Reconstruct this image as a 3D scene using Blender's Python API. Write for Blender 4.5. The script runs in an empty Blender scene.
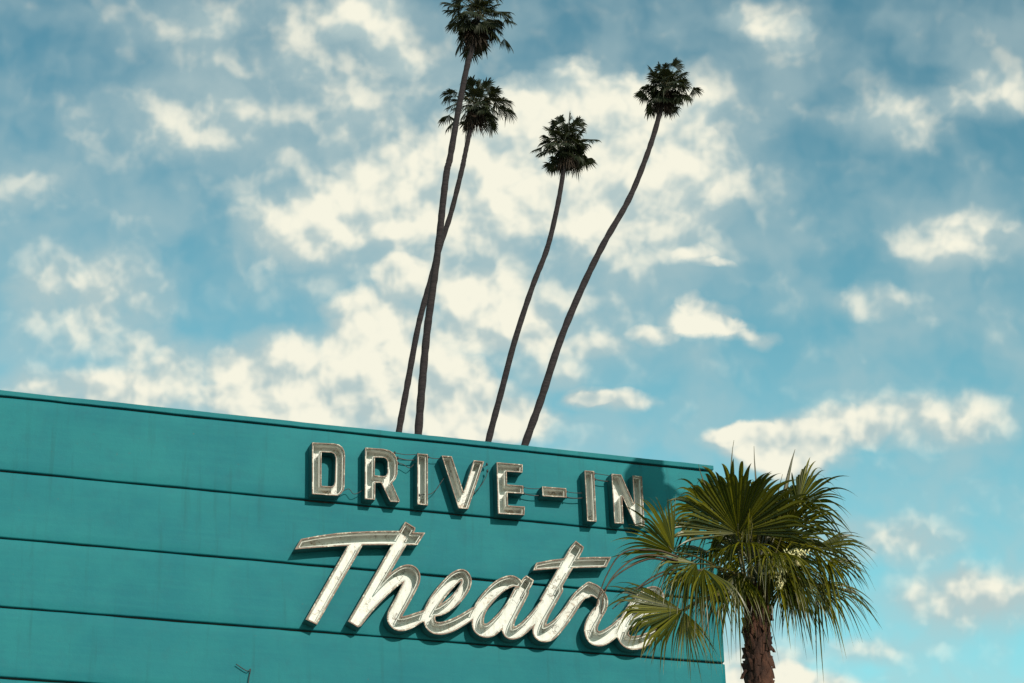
import bpy, bmesh, math, random
import numpy as np
from mathutils import Vector, Matrix, noise as mnoise
R=math.radians
random.seed(7); rng=np.random.default_rng(7)
scene=bpy.context.scene
col=scene.collection

# ---------------------------------------------------------------- camera
FPX=2400.0; CX,CY=512.0,341.5
pitch,yaw,roll=R(23.50),R(20.116),R(-1.448)
CAM=Vector((0,-24,1.6))
F=Vector((math.sin(yaw)*math.cos(pitch),math.cos(yaw)*math.cos(pitch),math.sin(pitch)))
R0=Vector((math.cos(yaw),-math.sin(yaw),0)); U0=R0.cross(F)
RT=R0*math.cos(roll)+U0*math.sin(roll); UP=RT.cross(F)
cd=bpy.data.cameras.new('camera'); cam=bpy.data.objects.new('camera',cd); col.objects.link(cam)
cd.sensor_fit='HORIZONTAL'; cd.sensor_width=36; cd.lens=36*FPX/1024
cd.clip_end=6000; cd.clip_start=0.1
m=Matrix((RT,UP,-F)).transposed().to_4x4(); m.translation=CAM; cam.matrix_world=m
scene.camera=cam
scene.view_settings.view_transform='Standard'; scene.view_settings.look='None'
scene.view_settings.exposure=0; scene.view_settings.gamma=1

def ray(px,py): return F*FPX+RT*(px-CX)-UP*(py-CY)
def at(px,py,y):                       # measured point on the vertical plane y
    d=ray(px,py); return CAM+d*((y-CAM.y)/d.y)

# ---------------------------------------------------------------- helpers
def link(name,me,mat=None,parent=None):
    o=bpy.data.objects.new(name,me); col.objects.link(o)
    if mat is not None and me is not None: me.materials.clear(); me.materials.append(mat)
    if parent is not None: o.parent=parent
    return o
def tag(o,label=None,cat=None,group=None,kind=None):
    if label: o['label']=label
    if cat: o['category']=cat
    if group: o['group']=group
    if kind: o['kind']=kind
    return o
def empty(name,loc):
    o=bpy.data.objects.new(name,None); o.location=loc; o.empty_display_size=.3; col.objects.link(o); return o
def adopt(o,root):                     # geometry is in world coordinates: shift into the parent's frame
    o.parent=root; o.data.transform(Matrix.Translation(-Vector(root.location))); return o
def mesh(verts,faces,smooth=False):
    me=bpy.data.meshes.new('m'); me.from_pydata([tuple(v) for v in verts],[],faces); me.update()
    if smooth: me.polygons.foreach_set('use_smooth',[True]*len(me.polygons))
    return me
def tube_geo(pts,rad,n=8,verts=None,faces=None,cap=True):
    verts=[] if verts is None else verts; faces=[] if faces is None else faces
    pts=[Vector(p) for p in pts]; base=len(verts)
    rads=rad if hasattr(rad,'__len__') else [rad]*len(pts)
    t=(pts[1]-pts[0]).normalized(); a=t.orthogonal().normalized()
    for i,p in enumerate(pts):
        t=(pts[min(i+1,len(pts)-1)]-pts[max(i-1,0)]).normalized()
        a=(a-t*a.dot(t)).normalized(); b=t.cross(a)
        for k in range(n):
            q=2*math.pi*k/n; verts.append(p+(a*math.cos(q)+b*math.sin(q))*rads[i])
    for i in range(len(pts)-1):
        for k in range(n):
            k2=(k+1)%n; faces.append((base+i*n+k,base+i*n+k2,base+(i+1)*n+k2,base+(i+1)*n+k))
    if cap:
        faces.append(tuple(base+k for k in range(n))[::-1]); faces.append(tuple(base+(len(pts)-1)*n+k for k in range(n)))
    return verts,faces
def cat_rom(P,n=8):
    P=[np.array(p,float) for p in P]; out=[]
    for i in range(len(P)-1):
        p0=P[max(i-1,0)];p1=P[i];p2=P[i+1];p3=P[min(i+2,len(P)-1)]
        for k in range(n):
            t=k/n; out.append(.5*(2*p1+(p2-p0)*t+(2*p0-5*p1+4*p2-p3)*t*t+(3*p1-p0-3*p2+p3)*t**3))
    out.append(P[-1]); return out
def box_geo(x0,x1,y0,y1,z0,z1,verts,faces):
    b=len(verts)
    for z in (z0,z1):
        for x,y in ((x0,y0),(x1,y0),(x1,y1),(x0,y1)): verts.append(Vector((x,y,z)))
    for f in ((0,3,2,1),(4,5,6,7),(0,1,5,4),(1,2,6,5),(2,3,7,6),(3,0,4,7)): faces.append(tuple(b+i for i in f))

# ---------------------------------------------------------------- materials
class NT:
    def __init__(s,nt): s.nt=nt; s.n=nt.nodes; s.l=nt.links
    def add(s,t,**k):
        nd=s.n.new(t)
        for a,b in k.items(): setattr(nd,a,b)
        return nd
    def val(s,sock,v):
        if hasattr(v,'is_output') or hasattr(v,'links'): s.l.new(v,sock)
        else: sock.default_value=v
    def math(s,op,a,b=None,c=None,clamp=False):
        nd=s.add('ShaderNodeMath',operation=op,use_clamp=clamp)
        for i,v in enumerate((a,b,c)):
            if v is not None: s.val(nd.inputs[i],v)
        return nd.outputs[0]
    def vm(s,op,a,b=None,c=None,out=0):
        nd=s.add('ShaderNodeVectorMath',operation=op)
        for i,v in enumerate((a,b,c)):
            if v is not None: s.val(nd.inputs[i],v)
        return nd.outputs[out]
    def noise(s,vec,scale,detail=4,rough=.55,out='Fac',dim='3D'):
        nd=s.add('ShaderNodeTexNoise'); s.val(nd.inputs['Vector'],vec)
        nd.noise_dimensions=dim; nd.inputs['Scale'].default_value=scale; nd.inputs['Detail'].default_value=detail; nd.inputs['Roughness'].default_value=rough
        return nd.outputs[out]
    def smooth(s,v,a,b,c=0.,d=1.):
        nd=s.add('ShaderNodeMapRange',interpolation_type='SMOOTHSTEP')
        s.val(nd.inputs[0],v)
        for i,q in enumerate((a,b,c,d)): s.val(nd.inputs[i+1],q)
        return nd.outputs[0]
    def mix(s,f,a,b,bt='MIX'):
        nd=s.add('ShaderNodeMix',data_type='RGBA',blend_type=bt)
        s.val(nd.inputs[0],f)
        for k,v in ((6,a),(7,b)):
            if isinstance(v,(tuple,list)): nd.inputs[k].default_value=(*v,1)[:4]
            else: s.l.new(v,nd.inputs[k])
        return nd.outputs[2]
def mat(name):
    mt=bpy.data.materials.new(name); mt.use_nodes=True
    T=NT(mt.node_tree); p=T.n['Principled BSDF']; return mt,T,p
def coords(T,scale=(1,1,1)):
    tc=T.add('ShaderNodeTexCoord'); return T.vm('MULTIPLY',tc.outputs['Object'],scale)
def bump(T,p,h,strength=.3,dist=.01):
    b=T.add('ShaderNodeBump'); b.inputs['Strength'].default_value=strength; b.inputs['Distance'].default_value=dist
    T.l.new(h,b.inputs['Height']); T.l.new(b.outputs[0],p.inputs['Normal'])

def m_teal():
    mt,T,p=mat('weathered turquoise paint')
    c=coords(T)
    big=T.noise(c,1.1,5,.6)
    st=T.noise(coords(T,(1.2,1,26)),1.0,6,.65)
    st2=T.noise(coords(T,(.35,1,9)),1.7,4,.6)
    fine=T.noise(c,60,4,.7)
    drip=T.noise(coords(T,(9,1,.55)),1.3,5,.6)
    a=T.mix(T.smooth(big,.3,.7),(.004,.121,.148),(.009,.150,.167))
    a=T.mix(T.math('MULTIPLY',T.smooth(st,.40,.75),.20),a,(.016,.185,.185))
    a=T.mix(T.math('MULTIPLY',T.smooth(st2,.55,.8),.16),a,(.006,.115,.14))
    a=T.mix(T.math('MULTIPLY',T.smooth(drip,.54,.76),.45),a,(.007,.088,.098))
    a=T.mix(T.math('MULTIPLY',T.smooth(fine,.62,.74),.35),a,(.03,.22,.205))
    chip=T.noise(coords(T,(1,1,1.8)),17,5,.7); a=T.mix(T.math('MULTIPLY',T.smooth(chip,.685,.71),.6),a,(.07,.10,.09))
    mot=T.noise(c,5,6,.7); a=T.mix(T.math('MULTIPLY',T.smooth(mot,.45,.75),.3),a,(.012,.10,.125))
    T.l.new(a,p.inputs['Base Color'])
    p.inputs['Roughness'].default_value=.68
    p.inputs['Specular IOR Level'].default_value=.18
    h=T.math('ADD',T.math('MULTIPLY',st,.12),T.math('MULTIPLY',T.noise(c,22,5,.6),.6))
    bump(T,p,h,.40,.009)
    return mt
def m_simple(name,a,b,scale=8,rough=.6,bs=.3,bd=.005,stretch=(1,1,1),metal=0,spec=.4):
    mt,T,p=mat(name); c=coords(T,stretch)
    n=T.noise(c,scale,6,.65)
    T.l.new(T.mix(T.smooth(n,.35,.65),a,b),p.inputs['Base Color'])
    p.inputs['Roughness'].default_value=rough; p.inputs['Metallic'].default_value=metal; p.inputs['Specular IOR Level'].default_value=spec
    if bs: bump(T,p,T.noise(c,scale*3,5,.65),bs,bd)
    return mt
def m_can(name,amount,white=(.60,.605,.57),white2=(.50,.505,.47),lip=0.):
    mt,T,p=mat(name); c=coords(T)
    n=T.noise(c,6,7,.72); n2=T.noise(c,34,5,.7); n3=T.noise(coords(T,(5,1,1.6)),5,6,.7)
    s=T.math('ADD',T.math('MULTIPLY',n,.6),T.math('MULTIPLY',n2,.4))
    if lip:                            # wear gathers on the exposed front lip (object y = 0)
        sx=T.add('ShaderNodeSeparateXYZ'); T.l.new(T.n['Texture Coordinate'].outputs['Object'],sx.inputs[0])
        s=T.math('ADD',s,T.smooth(sx.outputs[1],.004,.035,lip,0.))
    w=T.mix(T.smooth(n3,.45,.75),white,white2)
    w=T.mix(T.smooth(n2,.60,.72,0.,.6),w,(.30,.28,.22))
    vo=T.add('ShaderNodeTexVoronoi',feature='DISTANCE_TO_EDGE'); vo.inputs['Scale'].default_value=5.5
    T.l.new(T.vm('ADD',c,T.vm('MULTIPLY',T.noise(c,9,4,.7,out='Color'),(.22,.22,.22))),vo.inputs['Vector'])
    ck=T.math('MULTIPLY',T.smooth(vo.outputs['Distance'],.012,.035,1.,0.),T.smooth(T.noise(c,4,3,.6),.50,.58))
    w=T.mix(T.math('MULTIPLY',ck,.85),w,(.10,.075,.05))
    w=T.mix(T.smooth(T.noise(coords(T,(7,1,1.2)),4,5,.65),.52,.75,0.,.5),w,(.36,.33,.26))
    r=T.mix(T.smooth(n2,.35,.65),(.07,.03,.017),(.19,.10,.06))
    halo=T.mix(T.smooth(s,1-amount-.10,1-amount+.01),w,(.34,.25,.17))
    T.l.new(T.mix(T.smooth(s,1-amount-.01,1-amount+.03),halo,r),p.inputs['Base Color'])
    p.inputs['Roughness'].default_value=.55
    bump(T,p,n2,.25,.004)
    return mt
def m_leaf(name,g1,g2,dry,trans=.35,rough=.38):
    mt,T,p=mat(name)
    at_=T.add('ShaderNodeAttribute',attribute_name='tip'); sg=T.add('ShaderNodeAttribute',attribute_name='seg')
    c=coords(T); n=T.noise(c,9,4,.6)
    g=T.mix(sg.outputs['Fac'],g1,g2)
    d=T.smooth(T.math('ADD',at_.outputs['Fac'],T.math('MULTIPLY',T.math('SUBTRACT',n,.5),.5)),.90,1.10)
    colr=T.mix(d,g,dry)
    T.l.new(colr,p.inputs['Base Color']); p.inputs['Roughness'].default_value=rough; p.inputs['Specular IOR Level'].default_value=.26
    tr=T.add('ShaderNodeBsdfTranslucent'); T.l.new(T.mix(.5,colr,(.16,.16,.004)),tr.inputs['Color'])
    mx=T.add('ShaderNodeMixShader'); mx.inputs[0].default_value=trans
    T.l.new(p.outputs[0],mx.inputs[1]); T.l.new(tr.outputs[0],mx.inputs[2])
    T.l.new(mx.outputs[0],T.n['Material Output'].inputs['Surface'])
    return mt
M={}
M['teal']=m_teal()
M['wallcore']=m_simple('old timber framing',(.035,.03,.025),(.06,.05,.04),5,.9)
M['rim']=m_can('rusted enamel rim',.355,(.68,.67,.62),(.58,.56,.51),.18)
M['return']=m_simple('dark turquoise painted metal',(.008,.075,.08),(.02,.10,.10),6,.6,.2)
M['can']=m_can('white enamel channel',.36)
M['tube']=m_simple('unlit neon glass',(.66,.65,.60),(.50,.48,.43),14,.4,0)
M['cable']=m_simple('black cable',(.012,.012,.014),(.03,.028,.026),20,.5,0)
M['bark']=m_simple('fibrous palm bark',(.022,.008,.005),(.085,.032,.017),7,.9,.9,.02,(1,1,.6))
M['tallbark']=m_simple('ringed palm bark',(.011,.008,.010),(.026,.019,.021),3,.95,.8,.02,(1,1,5))
M['leaf']=m_leaf('fan palm leaf',(.018,.026,.001),(.130,.120,.005),(.30,.24,.10),.20,.34)
M['petiole']=m_simple('palm stalk',(.035,.036,.008),(.075,.06,.018),9,.45,.2)
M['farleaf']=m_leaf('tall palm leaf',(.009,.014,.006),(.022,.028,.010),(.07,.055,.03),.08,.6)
M['thatch']=m_simple('dead palm thatch',(.02,.013,.010),(.05,.034,.022),6,.9,.5,.01)
M['strand']=m_simple('dried leaf strand',(.030,.018,.010),(.075,.045,.022),12,.7,0)
M['flower']=m_simple('cream palm flowers',(.5,.45,.2),(.7,.62,.35),20,.7,0)
M['ground']=m_simple('pale concrete lot',(.24,.22,.19),(.34,.31,.27),.6,.95,.3,.01)
M['galv']=m_simple('grey painted steel',(.20,.20,.20),(.30,.29,.27),5,.5,.2,metal=.3)

# ---------------------------------------------------------------- sign wall
XR=at(712.8,468,0).x
XL=at(-260,600,0).x
def zrow(p,q): return .5*(at(*p,0).z+at(*q,0).z)
ztop=zrow((243.5,415.9),(712.8,465.8))
g=[zrow((243.5,422.3),(712,470.5)),zrow((243.5,493.8),(605.5,528.4)),zrow((243.5,558.9),(714,599.8)),zrow((243.5,626),(724,663))]
dz=.5*(g[1]-g[3]); z=g[3]-dz
while z>.4: g.append(z); z-=dz
g.append(0.02)
print('wall',XL,XR,ztop,g[:5])
wall=empty('sign_wall',((XL+XR)/2,.2,0))
tag(wall,'tall turquoise painted board wall that carries the white channel lettering','wall')
v,f=[],[]; box_geo(XL+.03,XR-.03,.045,.55,0,ztop-.05,v,f)
adopt(link('framing',mesh(v,f),M['wallcore']),wall)
def board(z0,z1,name,y0=0.,seed=0,thick=.04,x1=XR,bev=.010):
    n=150; prof=[(thick,z0,0),(y0+bev,z0,0),(y0+.003,z0+bev*.5,0),(y0,z0+bev*1.4,0)]
    for k in range(1,6): prof.append((y0,z0+(z1-z0)*k/6,1))
    prof+= [(y0,z1-bev*1.6,2),(y0+.003,z1-bev*.6,2),(y0+bev,z1,2),(thick,z1,2)]
    V=[];Fc=[];m_=len(prof)
    for i in range(n+1):
        x=XL+(x1-XL)*i/n
        jb=mnoise.noise(Vector((x*1.3,seed*7.1,0)))*.006+mnoise.noise(Vector((x*5,seed*3.1,4)))*.003
        jt=mnoise.noise(Vector((x*1.3,seed*7.1+50,0)))*.006+mnoise.noise(Vector((x*5,seed*3.1+50,4)))*.003
        for (yy,zz,w) in prof:
            t=(zz-z0)/(z1-z0); yo=0 if yy>=thick else mnoise.noise(Vector((x*.9,zz*1.7,seed)))*.006
            V.append(Vector((x,yy+yo,zz+jb*(1-t)+jt*t)))
    for i in range(n):
        for k in range(m_-1):
            a=i*m_+k; Fc.append((a,a+m_,a+m_+1,a+1))
    Fc.append(tuple(range(m_))); Fc.append(tuple(n*m_+k for k in range(m_))[::-1])
    o=link(name,mesh(V,Fc,True),M['teal']); 
    return adopt(o,wall)
for i in range(len(g)-1):
    board(g[i+1]+.011,g[i]-.011,'board',random.uniform(-.003,.003),i+1)
cp=board(g[0]+.012,ztop,'coping',-.010,99,.5,XR+.004,.0035)
cp.data.polygons.foreach_set('use_smooth',[False]*len(cp.data.polygons))
v,f=[],[]; box_geo(XR-.029,XR-.002,.041,.56,0,ztop-.012,v,f); adopt(link('end_trim',mesh(v,f),M['teal']),wall)

# ---------------------------------------------------------------- channel letters
YF=-.15; DEP=.142
def c3(P): return [(290+x/6.827,430+y/6.827) for x,y in P]
def c4(P): return [(430+x/6.827,440+y/6.827) for x,y in P]
def c5(P): return [(540+x/6.827,450+y/6.827) for x,y in P]
def c6(P): return [(290+p[0]/5.466,515+p[1]/5.466)+tuple(w/5.466 for w in p[2:]) for p in P]
def c7(P): return [(420+p[0]/5.692,530+p[1]/5.692)+tuple(w/5.692 for w in p[2:]) for p in P]
def c8(P): return [(540+p[0]/5.256,530+p[1]/5.256)+tuple(w/5.256 for w in p[2:]) for p in P]
def xz(P): return [(lambda q:(q.x,q.z))(at(p[0],p[1],YF)) for p in P]
_a=at(500,500,YF);_b=at(510,500,YF);_c=at(500,510,YF)
PXM=(math.hypot(_b.x-_a.x,_b.z-_a.z)+math.hypot(_c.x-_a.x,_c.z-_a.z))/20
print('m per px',PXM)
def sd_poly(P,X,Z):
    P=np.array(P); d=np.full(X.shape,1e9); ins=np.zeros(X.shape,bool)
    for i in range(len(P)):
        a=P[i];b=P[(i+1)%len(P)]; e=b-a
        t=np.clip(((X-a[0])*e[0]+(Z-a[1])*e[1])/max((e@e),1e-12),0,1)
        d=np.minimum(d,np.hypot(X-a[0]-e[0]*t,Z-a[1]-e[1]*t))
        c=((a[1]>Z)!=(b[1]>Z))
        with np.errstate(divide='ignore',invalid='ignore'):
            xx=a[0]+(Z-a[1])*e[0]/(e[1] if e[1] else 1e-12)
        ins^=(c&(X<xx))
    return np.where(ins,-d,d)
def sd_rib(P,W,X,Z):
    d=np.full(X.shape,1e9)
    for i in range(len(P)-1):
        a=np.array(P[i]);b=np.array(P[i+1]);e=b-a
        t=np.clip(((X-a[0])*e[0]+(Z-a[1])*e[1])/max(e@e,1e-12),0,1)
        d=np.minimum(d,np.hypot(X-a[0]-e[0]*t,Z-a[1]-e[1]*t)-(W[i]+(W[i+1]-W[i])*t))
    return d
def contours(S,lv,x0,z0,h):
    G=S-lv; G=np.where(G==0,1e-9,G); nz,nx=G.shape; segs={}
    B=(G<0)
    code=B[:-1,:-1]*1+B[:-1,1:]*2+B[1:,1:]*4+B[1:,:-1]*8
    T={1:[(3,0)],2:[(0,1)],3:[(3,1)],4:[(1,2)],5:[(3,2),(1,0)],6:[(0,2)],7:[(3,2)],8:[(2,3)],9:[(2,0)],10:[(0,3),(2,1)],11:[(2,1)],12:[(1,3)],13:[(1,0)],14:[(0,3)]}
    pt={}
    def edge(j,i,e):
        if e==0: k=(j,i,0)
        elif e==1: k=(j,i+1,1)
        elif e==2: k=(j+1,i,0)
        else: k=(j,i,1)
        if k not in pt:
            jj,ii,d=k; a=G[jj,ii]; b=G[jj,ii+1] if d==0 else G[jj+1,ii]; t=a/(a-b)
            pt[k]=(x0+(ii+(t if d==0 else 0))*h,z0+(jj+(t if d==1 else 0))*h)
        return k
    nxt={}
    for j,i in zip(*np.nonzero((code>0)&(code<15))):
        for a,b in T[int(code[j,i])]: nxt[edge(j,i,a)]=edge(j,i,b)
    loops=[]
    while nxt:
        s=next(iter(nxt)); L=[s]; c=nxt.pop(s)
        while c!=s and c in nxt: L.append(c); c=nxt.pop(c)
        if len(L)>12: loops.append(np.array([pt[k] for k in L]))
    return loops
def rdp(P,eps):
    keep=np.zeros(len(P),bool); n=len(P); far=int(np.argmax(((P-P[0])**2).sum(1))); keep[0]=keep[far]=True
    Q=np.vstack([P,P[:1]]); st=[(0,far),(far,n)]
    while st:
        a,b=st.pop()
        if b-a<2: continue
        e=Q[b]-Q[a]; L=np.hypot(*e)+1e-12
        d=np.abs((Q[a+1:b,0]-Q[a,0])*e[1]-(Q[a+1:b,1]-Q[a,1])*e[0])/L
        k=int(np.argmax(d))
        if d[k]>eps: m_=a+1+k; keep[m_]=True; st+=[(a,m_),(m_,b)]
    return P[keep]
def curve_mesh(loops,extr=0,bevel=0,fill=True):
    cu=bpy.data.curves.new('c','CURVE')
    cu.dimensions='2D' if fill else '3D'; cu.fill_mode='BOTH' if fill else 'FULL'
    cu.extrude=extr; cu.bevel_depth=bevel; cu.bevel_resolution=2
    for L in loops:
        s=cu.splines.new('POLY'); s.points.add(len(L)-1)
        for i,(x,y) in enumerate(L): s.points[i].co=(x,y,0,1)
        s.use_cyclic_u=True
    o=bpy.data.objects.new('c',cu); col.objects.link(o)
    bpy.context.view_layer.update()
    me=bpy.data.meshes.new_from_object(o.evaluated_get(bpy.context.evaluated_depsgraph_get()))
    bpy.data.objects.remove(o); return me
ROT=Matrix.Rotation(R(90),4,'X')       # local xy -> world xz, local z -> -y
def channel(name,label,cat,field,bounds,group=None,tube_in=.022,wid=.012):
    x0,x1,z0,z1=bounds; h=.0055
    xs=np.arange(x0-.06,x1+.06,h); zs=np.arange(z0-.06,z1+.06,h); X,Z=np.meshgrid(xs,zs)
    S=field(X,Z); c=lambda lv:[rdp(L,.0011) for L in contours(S,lv,xs[0],zs[0],h)]
    outer=c(0); inner=c(-wid); mid=c(-wid*.6)
    root=empty(name,((x0+x1)/2,YF,z0)); tag(root,label,cat,group)
    def put(nm,me,zc,mt,sm=False):
        me.transform(Matrix.Translation((0,-0,0))@ROT@Matrix.Translation((0,0,zc)))
        o=link(nm,me,mt); return adopt(o,root)
    thin=c(-.003)
    put('channel_rim',curve_mesh(thin+inner,DEP/2),-YF-DEP/2,M['rim'])
    put('outer_return',curve_mesh(outer+[q for q in c(-.0035)],(DEP-.006)/2),-YF-.006-(DEP-.006)/2,M['return'])
    put('back_panel',curve_mesh(mid,.003),-YF-DEP+.008,M['can'])
    t=curve_mesh([rdp(L,.0005) for L in contours(S,-tube_in,xs[0],zs[0],h)],0,.0052,False)
    t.polygons.foreach_set('use_smooth',[True]*len(t.polygons))
    put('neon_tube',t,-YF-.035,M['tube'])
    return root
def poly_letter(label,outer,holes=()):
    O=xz(outer); Hs=[xz(q) for q in holes]
    def fld(X,Z):
        S=sd_poly(O,X,Z)
        for q in Hs: S=np.maximum(S,-sd_poly(q,X,Z))
        return S
    a=np.array(O)
    return channel('channel_letter',label,'sign letter',fld,(a[:,0].min(),a[:,0].max(),a[:,1].min(),a[:,1].max()),'letters of the upper DRIVE-IN row')
poly_letter('white rusty block letter D, first of the upper row',
  c3([(150,83),(300,90),(335,97),(360,116),(374,145),(378,180),(374,385),(368,412),(350,436),(325,450),(150,438)]),
  [c3([(217,152),(285,155),(302,165),(311,190),(306,352),(300,374),(285,384),(217,379)])])
poly_letter('white rusty block letter R, second of the upper row',
  c3([(512,118),(640,127),(682,138),(712,158),(730,188),(737,225),(735,300),(722,335),(698,362),(752,484),(745,494),(684,490),(622,362),(584,360),(582,478),(510,472)]),
  [c3([(581,188),(640,190),(656,197),(665,215),(666,290),(656,310),(640,314),(580,308)])])
poly_letter('narrow white block letter I between the R and the V',c3([(869,158),(943,163),(943,516),(869,508)]))
poly_letter('white block letter V right of the R and I',c4([(78,104),(150,109),(230,352),(299,136),(372,144),(262,472),(194,467)]))
poly_letter('white rusty block letter E just left of the dash',
  c4([(454,150),(635,165),(633,223),(525,217),(528,302),(638,310),(640,368),(531,361),(534,445),(650,453),(646,514),(464,504)]))
poly_letter('short white rusty dash between the E and the second I',c4([(764,315),(932,328),(934,394),(768,384)]))
poly_letter('narrow white block letter I right of the dash',c5([(303,138),(371,142),(388,490),(322,486)]))
poly_letter('white block letter N, last of the upper row, partly behind palm leaves',
  c5([(487,160),(556,166),(642,362),(631,172),(698,178),(716,522),(650,517),(562,318),(573,503),(508,501)]))
# script word: straight strokes are polygons, curved strokes are tapered ribbons
SP=[c6([(25,189),(60,129),(150,112),(250,98),(340,91),(430,87),(520,85),(590,85),(650,92),(742,95),(697,165),(640,165),(540,164),(400,165),(250,172),(120,181)]),
    c6([(336,130),(412,130),(392,178),(148,601),(84,571)]),
    c6([(630,34),(687,68),(685,85),(374,616),(316,582)]),
    c8([(-38,214),(-20,171),(60,155),(150,146),(280,140),(378,140),(350,196),(280,198),(200,200),(80,204)]),
    c8([(188,54),(232,88),(226,110),(60,400),(-2,366),(160,88)]),
    c7([(606,256),(650,286),(640,312),(560,450),(500,420),(586,272)])]
SR=[c6([(372,585,50),(430,500,62),(500,420,70),(570,352,76),(625,318,82),(662,318,88),(668,352,86),(645,410,78),(608,480,76),(575,540,76),(572,575,76),(600,594,78),(650,585,72),(700,562,60),(745,545,54)]),
    c7([(10,495,44),(70,470,50),(130,450,58),(200,398,60),(250,335,60),(266,285,58),(244,253,62),(195,275,66),(130,345,68),(78,420,68),(52,490,68),(68,545,70),(115,560,70),(175,545,68),(240,512,62),(310,468,58)]),
    c7([(556,300,52),(520,290,66),(460,315,72),(400,370,74),(348,440,72),(330,510,68),(342,560,76),(395,570,78),(460,515,74),(520,435,64),(560,350,56)]),
    c7([(590,350,64),(552,420,68),(515,490,70),(500,545,72),(512,585,72),(560,578,66),(620,530,62),(690,450,60),(740,380,56)]),
    c8([(90,310,66),(50,380,66),(18,440,64),(0,500,64),(4,540,84),(45,540,84),(100,495,68),(155,425,62),(205,350,60),(262,300,58)]),
    c8([(235,330,60),(266,312,70),(300,325,66),(330,362,56),(326,405,56),(292,455,66),(268,515,72),(285,562,82),(330,568,76),(390,530,66),(440,485,60),(500,480,56),(570,440,58),(615,385,58),(622,335,58),(590,325,60),(535,360,64),(480,430,66),(446,500,66),(435,550,68),(465,588,72),(520,590,70),(575,565,58),(615,530,36)])]
SPx=[xz(P) for P in SP]; SRx=[]
for P in SR:
    Q=cat_rom(P,6); SRx.append((xz([(q[0],q[1]) for q in Q]),[q[2]*PXM/2 for q in Q]))
allp=np.array([p for P in SPx for p in P]+[p for P,_ in SRx for p in P])
def fld(X,Z):
    S=np.full(X.shape,1e9)
    for P in SPx: S=np.minimum(S,sd_poly(P,X,Z))
    for P,W in SRx: S=np.minimum(S,sd_rib(P,W,X,Z))
    return S
channel('script_sign','large slanted white script word Theatre with rusty rims, on the turquoise boards','sign',fld,
  (allp[:,0].min()-.08,allp[:,0].max()+.08,allp[:,1].min()-.08,allp[:,1].max()+.08),None,.030,.015)

# ---------------------------------------------------------------- cables between the letters
def cable(label,pts,y=-.075,r=.0042,ends=()):
    P=[at(px,py,y) for px,py in pts]
    if len(P)>2: P=[Vector(q) for q in cat_rom(P,6)]
    else:
        a,b=P; P=[a.lerp(b,t/10)-Vector((0,0,.012*4*t/10*(1-t/10))) for t in range(11)]
    V,Fc=tube_geo(P,r,6)
    root=empty('sign_cable',P[0]); tag(root,label,'cable','black cables linking the sign letters')
    adopt(link('wire',mesh(V,Fc,True),M['cable']),root)
    for e in ends or (0,-1):
        V,Fc=[],[]
        a=P[e]; tube_geo([a+Vector((0,0,-.016)),a,a+Vector((0,0,.016))],[.008,.013,.008],8,V,Fc)
        adopt(link('insulator',mesh(V,Fc,True),M['cable']),root)
cable('black cable low between the letters D and R',c3([(345,428),(400,402),(440,438),(512,402)]))
cable('thin upper black cable from the top of the R to the first I',c3([(715,156),(790,168),(872,166)]))
cable('thick lower black cable from the R to the first I',c3([(735,190),(800,205),(872,203)]),r=.006)
cable('looping black cable sagging between the R and the first I',c3([(738,226),(775,236),(815,258),(845,235),(872,210)]))
cable('straight black cable from the top of the first I to the V',c3([(943,184),(1030,192)]),)
cable('long drooping black cable hanging below the first I towards the V',c4([(-75,445-68),(-40,372),(5,368),(45,335),(75,290),(98,258),(128,235)]))
cable('short black cable stub at the upper right tip of the V',c4([(345,192),(372,182),(388,166)]))
cable('black cable trailing down from the right arm of the V',c4([(392,212),(380,255),(345,315),(300,362)]))
cable('upper black cable from the E to the dash',c4([(636,323),(766,329)]))
cable('lower black cable from the E to the dash',c4([(640,366),(766,378)]),r=.006)
cable('upper black cable from the dash to the second I',c5([(178,283),(308,291)]))
cable('lower black cable from the dash to the second I',c5([(180,322),(314,324)]),r=.006)
cable('upper black cable from the second I to the N',c5([(370,160),(430,168),(490,178)]))
cable('lower black cable from the second I to the N',c5([(375,200),(430,212),(492,214)]),r=.006)
cable('small black wire hook low on the left part of the wall',[(236,664),(247,671),(250.5,669),(249,678),(247.5,690)],-.03,.005,ends=(-1,))

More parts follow.
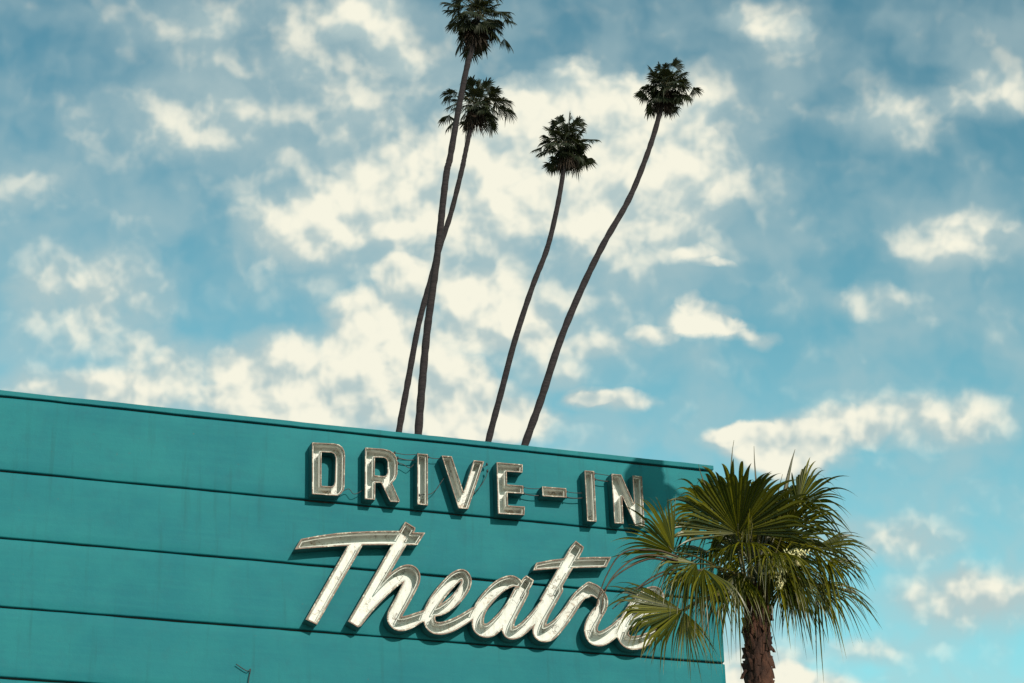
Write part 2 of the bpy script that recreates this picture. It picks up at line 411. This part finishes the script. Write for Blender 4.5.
# ---------------------------------------------------------------- palms
def fan(V,Fc,tips,segs,hub,d,nrm,Rad,span=150,nseg=34,droop=.35,fuse=.5,cup=.12,rnd=random,curl=0.,sub=6):
    d=d.normalized(); side=nrm.cross(d).normalized(); n=d.cross(side).normalized()
    da=R(span)/nseg; fr=[.03,.25,fuse]+[fuse+(1-fuse)*k/(sub-1) for k in range(1,sub)]
    for i in range(nseg):
        a=-R(span)/2+(i+.5)*da; ln=Rad*(.74+.26*math.cos(a*.75))*rnd.uniform(.8,1.1)
        dr=droop*rnd.choice((.4,.7,1,1,1.3,1.9))*rnd.uniform(.8,1.2)+.03; sv=rnd.random()**1.5; b=len(V); sw=rnd.uniform(-.07,.07)
        twist=rnd.uniform(-1.3,1.3)
        for k,q in enumerate(fr):
            r=ln*q
            out=max(0,(q-fuse)/(1-fuse))
            w=math.tan(da/2)*ln*min(q,fuse)*(1-out**1.6)*1.02 + .0004
            aa=a+sw*out
            ddir=d*math.cos(aa)+side*math.sin(aa); sdir=side*math.cos(aa)-d*math.sin(aa)
            p=hub+ddir*r+n*(-cup*Rad*(1-math.cos(aa))*q + curl*Rad*q*q)
            p=p+Vector((0,0,-1))*(dr*Rad*(.25*q*q+.9*out**2))
            p=p.lerp(hub+(p-hub)*.92,out*dr)
            s2=(sdir*math.cos(twist*out)+n*math.sin(twist*out))
            V.append(p-s2*w+n*w*.35); V.append(p-n*w*.45); V.append(p+s2*w+n*w*.35)
            tips+= [q]*3; segs+=[sv]*3
        for k in range(len(fr)-1):
            o=b+3*k; Fc.append((o,o+1,o+4,o+3)); Fc.append((o+1,o+2,o+5,o+4))
def fan_mesh(V,Fc,tips,segs):
    me=mesh(V,Fc)
    for nm,a in (('tip',tips),('seg',segs)):
        at_=me.attributes.new(nm,'FLOAT','POINT'); at_.data.foreach_set('value',a)
    return me
Z=Vector((0,0,1))
# --- the four tall slender palms behind the wall
def tall_palm(label,pts,Y,wbase,wtop,crownR,hubpx,seed,nf=66,kind=0):
    rnd=random.Random(seed)
    P=[at(px,py,Y) for px,py in pts]+[at(*hubpx,Y)]
    d=(P[0]-P[1]); low=[]                       # carry the trunk on down to the ground
    slope=Vector((d.x/max(-d.z,.01),0,-1)) if d.z<0 else Vector((0,0,-1))
    b=P[0]; 
    while b.z>0:
        st=min(b.z+.2,2.2); slope.x*=.82; b=b+Vector((slope.x,0,-1))*st; low.append(b.copy())
        if len(low)>40: break
    low[-1].z=-.05
    C=[Vector(q) for q in cat_rom(low[::-1]+P,8)]
    unit=(at(hubpx[0]+1,hubpx[1],Y)-at(*hubpx,Y)).length
    n=len(C); i0=len(low)*8
    rad=[]
    for i in range(n):
        t=max(0,(i-i0)/(n-1-i0)); r=unit*.5*.76*(wbase+(wtop-wbase)*t)
        if i<i0: r*=1+.9*((i0-i)/i0)**2
        rad.append(r*(1+.05*math.sin(i*2.1)+rnd.uniform(-.04,.04)))
    root=empty('tall_palm',low[-1]); tag(root,label,'palm tree','tall slender palms rising behind the wall')
    V,Fc=tube_geo(C,rad,12); adopt(link('trunk',mesh(V,Fc,True),M['tallbark']),root)
    hub=C[-1]; ax=(C[-1]-C[-10]).normalized()
    V,Fc,tp,sg=[],[],[],[]; SV,SF=[],[]
    for i in range(nf):
        t=i/(nf-1); el=R(86-138*t**.85); az=i*2.39996+rnd.uniform(-.35,.35)
        dr=(Vector((math.cos(az)*math.cos(el),math.sin(az)*math.cos(el),math.sin(el)))+ax*.25).normalized()
        pl=crownR*rnd.choice((.22,.38,.5,.6,.68))*rnd.uniform(.85,1.1)*(1 if t<.8 else .75)
        sag=.18 if t<.3 else .28
        h1=hub+dr*pl+Vector((0,0,-sag*pl)); mid_=hub+dr*pl*.5
        tube_geo([hub+dr*.02,mid_,h1],[.016,.012,.008],4,SV,SF)
        dd=(dr+Vector((0,0,-.35-.5*t))).normalized()
        nn=(Z-dd*Z.dot(dd)).normalized()+Vector((rnd.uniform(-.6,.6),rnd.uniform(-.6,.6),0))
        fan(V,Fc,tp,sg,h1-dd*.03,dd,nn,crownR*rnd.uniform(.26,.35),rnd.uniform(150,215),19,rnd.uniform(.06,.28),.62,.35,rnd,sub=4)
    cr=adopt(link('crown',fan_mesh(V,Fc,tp,sg),M['farleaf']),root)
    st=link('stalks',mesh(SV,SF),M['petiole']); adopt(st,root); st.parent=cr
    V,Fc,tp,sg=[],[],[],[]
    for i in range(16):
        az=i*2.4; dr=Vector((math.cos(az)*.42,math.sin(az)*.42,-1)).normalized()
        p=hub-ax*rnd.uniform(0,.18)*crownR*2+Vector((math.cos(az),math.sin(az),0))*.05
        fan(V,Fc,tp,sg,p,dr,Vector((math.cos(az),math.sin(az),.3)),crownR*rnd.uniform(.36,.54),90,10,.15,.5,.2,rnd,sub=4)
    adopt(link('thatch',fan_mesh(V,Fc,tp,sg),M['thatch']),root)
K4=lambda P,ox,oy,s:[(ox+x/s,oy+y/s) for x,y in P]
tall_palm('tallest slender palm, its crown cut by the top of the photo',
  [(418.3,433),(422.5,380),(427.4,328),(433.4,285),(439,241),(443,202),(447,170),(450,158),(458,112),(466.3,70),(471.7,49)],56,9.2,6.4,2.1,(478,17),1)
tall_palm('slender palm with low crown crossing behind the tallest palm trunk',
  [(399,431),(407.7,383),(418.5,325),(429,286),(439,250),(451,213),(461.8,170),(464.5,157),(468.5,138)],58,7.4,5.4,1.76,(476,104),2,56)
tall_palm('curved slender palm with round dark crown, second from the right at top',
  [(488.4,441),(501.8,390),(515,340),(532.3,287),(547,249),(556,213),(561.6,183)],57,7.4,5.4,1.74,(567,145),3)
tall_palm('slender palm leaning far right, rightmost of the tall palms',
  [(524.5,446),(540.5,401),(560,341),(581.5,289),(604,243),(628,201),(644,163),(656.5,125.5)],56,8.6,5.6,1.74,(665,88),4)

# --- the fan palm in front of the wall's right end
YP=-4.0
PM=(at(758,600,YP)-at(757,600,YP)).length
def W(px,py,t=0.): return at(px,py,YP)-F*t           # t metres nearer to the camera
def vec(a,b,c): return (RT*a+UP*b-F*c)
base=at(757,640,YP); tx=base.x; gy=base.y
palm=empty('fan_palm',(tx,gy,0)); tag(palm,'bushy green fan palm with brown shaggy trunk before the right end of the wall','palm tree')
ztop_t=at(757,603,YP).z
rr=10.6*PM
P=[];rad=[]
nz_=120
for i in range(nz_+1):
    zz=-.05+(ztop_t+.12)*i/nz_; P.append(Vector((tx+.04*math.sin(zz*.8),gy,zz))); rad.append(rr*(1+.12*(1-i/nz_))*(1+random.uniform(-.05,.05))*(1 if i<nz_-2 else .8))
V,Fc=tube_geo(P,rad,26)
for i,p in enumerate(V):
    pass
V=[p+Vector((p.x-tx,p.y-gy,0)).normalized()*.03*mnoise.noise(p*9) for p in V]
golden=2.39996
def scale_(V,Fc,c,az,r,L,w,flare,drop):
    o=Vector((math.cos(az),math.sin(az),0)); s=Vector((-math.sin(az),math.cos(az),0)); b=len(V)
    for q,ww,out in ((0,1,0.),(.45,.85,.3),(.8,.5,.75),(1,.10,1.)):
        p=c+o*(r+flare*out)+Z*(L*q if drop>=0 else L*(.4*q-1.1*q*q))
        V.append(p-s*w*ww-o*.012); V.append(p+o*.018); V.append(p+s*w*ww-o*.012)
    for k in range(3):
        a=b+3*k; Fc.append((a,a+1,a+4,a+3)); Fc.append((a+1,a+2,a+5,a+4))
n_=620
for i in range(n_):
    zz=ztop_t+.05-5.2*i/n_; az=i*golden+random.uniform(-.2,.2)
    c=Vector((tx+.04*math.sin(zz*.8),gy,zz))
    scale_(V,Fc,c,az,rr*.93,random.uniform(.10,.19),random.uniform(.025,.05),random.uniform(.01,.045) if random.random()<.88 else random.uniform(.04,.08),random.choice((1,1,1,-1)))
adopt(link('trunk',mesh(V,Fc,True),M['bark']),palm)
heart=at(757,597,YP)
def frond(hubp,d,nrm,Rpx,span,droop,nseg=38,start=None,cup=.12,curl=0.,fuse=.5,bow=.1,seed=None,width=1.):
    rnd=random.Random(seed if seed is not None else random.random())
    V,Fc,tp,sg=[],[],[],[]
    fan(V,Fc,tp,sg,hubp,d,nrm,Rpx*PM,span,nseg,droop,fuse,cup,rnd,curl,sub=8)
    o=adopt(link('frond',fan_mesh(V,Fc,tp,sg),M['leaf']),palm)
    s=start or heart+Vector((rnd.uniform(-.08,.08),rnd.uniform(-.08,.08),rnd.uniform(-.15,.05)))
    L=(hubp-s).length; P=[]
    for k in range(9):
        t=k/8; P.append(s.lerp(hubp,t)+Z*bow*L*4*t*(1-t)*.5)
    P.append(hubp+d.normalized()*Rpx*PM*.12)
    V,Fc=tube_geo(P,[.026*width,.020,.016,.013,.011,.010,.009,.008,.007,.003],7)
    q=link('petiole',mesh(V,Fc,True),M['petiole']); adopt(q,palm); q.parent=o
    return o
# hub (px), reach towards the camera, middle direction, blade normal, radius ...
frond(W(735,531,.30),vec(-.02,1,.30),vec(0,.45,-1),80,178,.08,46,cup=.25,curl=-.06,fuse=.70,seed=1)
frond(W(669,546,.70),vec(-.72,.80,.15),vec(.35,.50,.85),64,118,.14,32,cup=.3,fuse=.50,seed=2,bow=.2)
frond(W(697,561,.75),vec(-.30,-.25,.75),vec(-.1,.9,.5),52,250,.80,54,cup=.35,fuse=.52,seed=3,bow=.2)
frond(W(690,556,.80),vec(-.75,.10,.40),vec(.0,.9,.6),50,170,.75,40,cup=.35,fuse=.50,seed=31,bow=.2)
frond(W(675,599,.95),vec(-1,.22,.30),vec(.1,.95,.55),68,120,.20,44,cup=.3,fuse=.70,seed=4,bow=.15)
frond(W(676,600,.88),vec(-.9,-.05,.30),vec(.0,.95,.55),50,110,.22,30,cup=.3,fuse=.60,seed=41,bow=.15)
frond(W(677,601,.90),vec(.28,-.75,.3),vec(.5,.5,.8),44,85,.22,24,cup=.3,fuse=.5,seed=44,bow=.15)
frond(W(716,512,-.10),vec(-.80,.50,.1),vec(.3,.5,.8),54,150,.40,36,cup=.3,fuse=.6,seed=5)
frond(W(778,538,.20),vec(.30,.95,.30),vec(.1,.6,-1),66,170,.26,40,cup=.3,fuse=.58,seed=6)
frond(W(735,568,.35),vec(-.45,-.70,.45),vec(-.2,.7,.6),50,150,.50,32,cup=.3,seed=7,bow=.2)
frond(W(795,575,.25),vec(.60,-.60,.3),vec(.3,.8,.5),48,160,.50,34,cup=.3,seed=8,bow=.2)
frond(W(812,548,.10),vec(.95,.25,.2),vec(-.1,1,.4),62,170,.40,38,cup=.3,seed=9,bow=.3)
frond(W(800,505,-.15),vec(.6,.8,0),vec(-.4,.5,.6),60,160,.35,34,cup=.3,seed=10)
frond(W(768,548,.50),vec(.10,.1,.95),vec(0,1,.0),46,200,.45,40,cup=.35,seed=11,bow=.35)
frond(W(818,585,-.05),vec(1,-.20,.1),vec(0,1,.4),58,180,.45,36,cup=.3,seed=12,bow=.3)
frond(W(748,516,-.45),vec(0,.85,-.4),vec(0,.5,.9),60,170,.35,36,cup=.3,fuse=.6,seed=13)
frond(W(712,556,-.35),vec(-.8,.2,-.5),vec(-.2,1,0),54,170,.5,34,cup=.3,seed=14,bow=.3)
frond(W(790,552,-.45),vec(.6,.2,-.7),vec(0,1,0),56,180,.5,34,cup=.3,seed=15,bow=.3)
frond(W(755,535,-.6),vec(0,.3,-.9),vec(0,1,.1),60,180,.5,34,cup=.3,seed=16,bow=.3)
frond(W(742,540,.45),vec(-.35,.15,.85),vec(-.2,1,.1),46,200,.5,38,cup=.3,seed=18,bow=.2)
frond(W(720,582,.1),vec(-.6,-.6,.1),vec(-.5,.6,.5),36,120,.4,26,cup=.3,seed=19,bow=.2)
frond(W(786,520,.05),vec(.2,.6,.5),vec(.1,.9,-.4),54,180,.3,38,cup=.3,fuse=.6,seed=20,bow=.3)
frond(W(760,560,-.25),vec(-.3,.6,-.5),vec(0,1,.3),56,200,.3,40,cup=.3,fuse=.6,seed=21,bow=.2)
frond(W(745,556,-.1),vec(-.6,.5,.1),vec(.2,.8,.4),50,180,.3,38,cup=.3,fuse=.6,seed=22,bow=.2)
frond(W(776,560,.1),vec(.6,.4,.2),vec(-.2,.8,.4),50,180,.3,38,cup=.3,fuse=.6,seed=23,bow=.2)
fr=random.Random(91)
for k in range(10):
    px=fr.uniform(725,800); py=fr.uniform(515,585); sx=(px-760)/40; sy=-(py-560)/40; dp=fr.uniform(-.6,.25)
    frond(W(px,py,dp),vec(sx+fr.uniform(-.4,.4),sy+fr.uniform(-.5,.3),dp*1.2),vec(fr.uniform(-.4,.4),1,fr.uniform(-.2,.8)),fr.uniform(42,54),fr.uniform(150,210),fr.uniform(.3,.6),32,cup=.3,fuse=.55,seed=100+k,bow=.3)
for px,py,a,b_ in ((800,572,.7,-.7),(785,585,.3,-1),(826,566,.9,-.4),(732,578,-.4,-.9)):
    frond(W(px,py-6,.1),vec(a,b_+.2,.2),vec(a,.6,.6),40,150,.35,30,cup=.3,fuse=.5,seed=int(px),bow=.3)
# unopened spear leaves
for a,b,w in (((757,560),(755.5,446),.016),((722,512),(735.5,440),.011),((768,540),(796.5,449),.028),((760,556),(784,474),.014),((712,520),(700,464),.012)):
    A=W(*a,.05);B=W(*b,.05); P=[A.lerp(B,t/8)+vec(.02*math.sin(t*.6),0,0) for t in range(9)]
    V,Fc=tube_geo(P,[w*.7,w,w,w*.95,w*.85,w*.7,w*.5,w*.3,.002],6)
    me=mesh(V,Fc); adopt(link('spear_leaf',me,M['petiole']),palm)
# long dried strands arching out to the left
for k,pts in enumerate((
   [(672,549),(655,543),(640,542),(625,542.5),(613,550),(603,567),(597,582),(592,600)],
   [(672,553),(652,548),(634,549),(618,559),(606,573),(600,588),(598,604)],
   [(670,556),(650,551),(636,554),(622,561),(610,570),(602,580),(594,590)],
   [(696,563),(678,562),(662,563),(645,571),(630,583),(618,592),(609,600)],
   [(696,565),(676,566),(660,567),(646,574),(632,582),(622,590)])):
    P=[Vector(q) for q in cat_rom([W(px,py,.85-.03*k) for px,py in pts],5)]; n=len(P)
    V,Fc=tube_geo(P,[.009*(1-.7*i/n)+.002 for i in range(n)],5)
    adopt(link('dried_strand',mesh(V,Fc,True),M['strand']),palm)
# cream flower sprays
for cx_,cy_,ln in ((772,548,30),(789,543,14)):
    V,Fc=[],[]
    top=W(cx_,cy_,.62)
    P=[heart.lerp(top,t/5)+Z*.1*math.sin(t/5*3.1) for t in range(6)]
    tube_geo(P,.005,5,V,Fc)
    for i in range(70):
        t=random.random(); p=top+vec(random.gauss(0,.05)*(1.2-t),-t*ln*PM*1.0,random.gauss(0,.04)); q=p+Vector((random.uniform(-.03,.03),random.uniform(-.03,.03),-.03))
        tube_geo([p,p.lerp(q,.5),q],[.003,.009,.003],4,V,Fc)
    adopt(link('flower_spray',mesh(V,Fc),M['flower']),palm)

# ---------------------------------------------------------------- sun
A=at(312,442,YF); B=at(312-7.4,442+11.4,0)
sd=(B-A).normalized(); print('sun dir',sd,'elev',math.degrees(math.asin(-sd.z)))
sun=bpy.data.lights.new('sun','SUN'); sun.energy=4.4; sun.angle=R(.35); sun.color=(1,.93,.80)
so=bpy.data.objects.new('sun',sun); col.objects.link(so); so.rotation_euler=sd.to_track_quat('-Z','Y').to_euler(); so.location=(20,-40,40)
elev=math.asin(-sd.z); az_=math.atan2(-sd.x,-sd.y)   # clockwise from +Y

# ---------------------------------------------------------------- unseen caster added off to the right to throw the wall shadow
YS=-7.5
def up_sun(px,py,y=YS):
    p=at(px,py,0); return p-sd*((y)/(-sd.y))*-1 if False else p+sd*((y-p.y)/sd.y)
poly=[(636,458),(640,440),(661,440),(661.3,470),(660.5,474),(663,480),(662,487),(668,489),(676,495),(670,506),(664,513),(640,512),(627,500),(623.5,484),(624,474)]
Pp=[up_sun(*q) for q in poly]
V=[];Fc=[]; n=len(Pp)
for dy in (0,.10): V+=[p+Vector((0,dy,0)) for p in Pp]
Fc.append(tuple(range(n))); Fc.append(tuple(range(n,2*n))[::-1])
for i in range(n): j=(i+1)%n; Fc.append((i,i+n,j+n,j))
hp=up_sun(668,495); pole_x=up_sun(790,495).x
caster=empty('shadow_caster',(pole_x,YS,0)); tag(caster,'added shadow caster on a grey steel post before the wall beyond the right edge of view','shadow caster')
adopt(link('caster_plate',mesh(V,Fc),M['galv']),caster)  # invented plate, cut to the outline of the wanted shadow
V,Fc=tube_geo([Vector((pole_x,YS+.05,-.02)),Vector((pole_x,YS+.05,hp.z*.5)),Vector((pole_x,YS+.05,hp.z+.3))],[.11,.09,.06],12)
adopt(link('pole',mesh(V,Fc,True),M['galv']),caster)
V,Fc=tube_geo([hp+Vector((-.05,.05,0)),Vector(((hp.x+pole_x)/2,YS+.05,hp.z-.06)),Vector((pole_x,YS+.05,hp.z-.1))],.02,8)
adopt(link('arm',mesh(V,Fc,True),M['galv']),caster)

# ---------------------------------------------------------------- ground
v,f=[Vector((-2500,-2500,0)),Vector((2500,-2500,0)),Vector((2500,2500,0)),Vector((-2500,2500,0))],[(0,1,2,3)]
tag(link('ground',mesh(v,f),M['ground']),kind='structure')

# ---------------------------------------------------------------- sky
w=bpy.data.worlds.new('World'); scene.world=w; w.use_nodes=True
T=NT(w.node_tree); bg=T.n['Background']; bg.inputs['Strength'].default_value=.10
sky=T.add('ShaderNodeTexSky',sky_type='NISHITA',sun_disc=False)
sky.sun_elevation=elev; sky.sun_rotation=az_; sky.air_density=1.0; sky.dust_density=.8; sky.ozone_density=1.5
tc=T.add('ShaderNodeTexCoord'); D=T.vm('NORMALIZE',tc.outputs['Generated'])
dF=T.vm('DOT_PRODUCT',D,tuple(F),out=1); dR=T.vm('DOT_PRODUCT',D,tuple(RT),out=1); dU=T.vm('DOT_PRODUCT',D,tuple(UP),out=1)
den=T.math('MAXIMUM',dF,.15)
cmb=T.add('ShaderNodeCombineXYZ'); T.l.new(T.math('DIVIDE',dR,den),cmb.inputs[0]); T.l.new(T.math('DIVIDE',dU,den),cmb.inputs[1])
K=FPX/100.
uv=T.vm('MULTIPLY',cmb.outputs[0],(K,K,0))        # 1 unit = 100 px = 2.4 degrees
w1=T.vm('SUBTRACT',T.noise(uv,1.5,2,.6,out='Color',dim='2D'),(.5,.5,.5)); w2=T.vm('SUBTRACT',T.noise(uv,6,3,.65,out='Color',dim='2D'),(.5,.5,.5))
uw=T.vm('ADD',uv,T.vm('ADD',T.vm('MULTIPLY',w1,(.30,.24,0)),T.vm('MULTIPLY',w2,(.07,.06,0))))
uvs=T.vm('ADD',uv,T.vm('MULTIPLY',w1,(.15,.12,0))); fb=T.noise(uvs,1.9,9,.53,dim='2D'); lo=T.noise(uvs,1.9,3,.5,dim='2D'); loL=T.noise(T.vm('ADD',uvs,(.05,.16,0)),1.9,3,.5,dim='2D'); fb2=T.noise(T.vm('ADD',uw,(7,3,0)),1.1,3,.55,dim='2D')
CLOUD=[ # px, py, rx, ry, strength
(300,110,130,140,.46),(560,200,200,130,.42),(430,320,180,120,.34),(380,60,80,60,.2),(760,60,90,70,.22),(640,330,140,60,.15),
(575,112,105,34,1.1),(520,128,50,30,.8),(640,120,60,40,.7),(560,165,130,55,.75),(640,190,90,60,.5),(690,105,45,40,.4),
(480,185,70,45,.55),(395,200,80,38,.5),(330,215,60,30,.35),(570,66,26,12,.45),(300,245,38,22,.55),(260,232,30,30,.3),
(375,20,30,26,.45),(330,15,60,22,.35),(405,60,22,14,.3),
(402,276,24,18,.7),(362,312,34,22,.75),(385,345,48,30,.7),(330,365,55,32,.65),(265,375,45,40,.75),(260,410,60,26,.7),(345,405,90,30,.8),
(435,375,40,26,.5),(458,392,34,30,.95),(480,415,60,26,.8),(510,425,50,22,.8),(440,420,60,20,.7),(400,300,30,30,.3),
(478,292,44,20,.55),(500,325,50,24,.45),(540,345,22,14,.45),(480,330,40,22,.3),
(612,402,44,11,.85),(590,396,22,10,.6),(560,372,30,14,.3),(595,345,30,12,.35),
(700,318,32,13,.85),(712,328,30,10,.8),(690,302,12,8,.6),(737,332,20,10,.7),(762,340,16,10,.6),(655,334,22,10,.55),
(765,440,55,17,1.0),(735,432,30,10,.7),(800,455,50,18,.9),(770,462,40,14,.7),(830,430,50,20,.7),
(760,18,40,20,.4),(785,35,26,18,.4),(745,165,34,30,.3),(700,255,16,8,.5),(715,265,14,5,.5),
(735,655,30,22,.8),(765,680,46,14,.8),(785,662,26,12,.6),(800,690,60,16,.8),(720,620,20,12,.4),
(150,120,90,40,.5),(90,300,80,50,.8),(40,180,60,30,.5),(170,380,70,40,.8),(60,400,80,30,.8),(150,20,80,24,.4),
(900,120,70,30,.6),(960,240,80,30,.8),(870,300,50,16,.6),(930,420,90,26,.9),(1000,90,60,30,.6),(890,540,80,24,.7),(980,600,90,30,.9),(870,650,60,16,.6)]
tot=None
for (px,py,rx,ry,s) in CLOUD:
    cx=(px-CX)/100; cy=-(py-CY)/100; ix,iy=100/(rx*1.35),100/(ry*1.35)
    q=T.vm('MULTIPLY_ADD',uw,(ix,iy,0),(-cx*ix,-cy*iy,0))
    d2=T.vm('DOT_PRODUCT',q,q,out=1)
    e=T.math('SUBTRACT',1.0,d2,clamp=True); e=T.math('MULTIPLY',e,s)
    tot=e if tot is None else T.math('ADD',tot,e)
tot=T.math('MINIMUM',T.math('MULTIPLY',tot,1.12),1.2)
# elsewhere in the sky, away from the mapped part, the same clouds go on from noise
gen=T.smooth(T.noise(T.vm('MULTIPLY',D,(1,1,2)),3.2,4,.6),.46,.64)
front=T.smooth(dF,.955,.972)
tot=T.math('ADD',T.math('MULTIPLY',tot,front),T.math('MULTIPLY',gen,T.math('SUBTRACT',1.0,front)))
rough=T.math('MULTIPLY',T.math('SUBTRACT',fb,.5),1.05)
rough=T.math('MULTIPLY',rough,T.smooth(tot,.10,.85,.16,1.0))
dens=T.math('POWER',T.smooth(T.math('ADD',tot,rough),.0,1.12),1.0)
veil=T.math('MULTIPLY',T.smooth(fb2,.25,.80),.50)
dens=T.math('SUBTRACT',T.math('ADD',dens,veil),T.math('MULTIPLY',dens,veil))
nb=T.noise(uw,3.0,5,.6,dim='2D')
up_=T.smooth(dU,-.16,.16)
skyc=T.mix(1.0,sky.outputs[0],T.mix(up_,(1.42,2.32,1.68),(.80,1.42,1.14)),'MULTIPLY')
lit=T.math('MULTIPLY',T.math('SUBTRACT',lo,loL),2.6)
body=T.math('ADD',T.math('MULTIPLY',tot,.62),T.math('MULTIPLY',nb,.50))
sh=T.math('ADD',body,lit)
cl=T.mix(T.smooth(sh,.36,1.26),(4.6,5.8,5.8),(9.3,9.1,7.6))
res=T.mix(dens,skyc,cl)
T.l.new(res,bg.inputs['Color'])
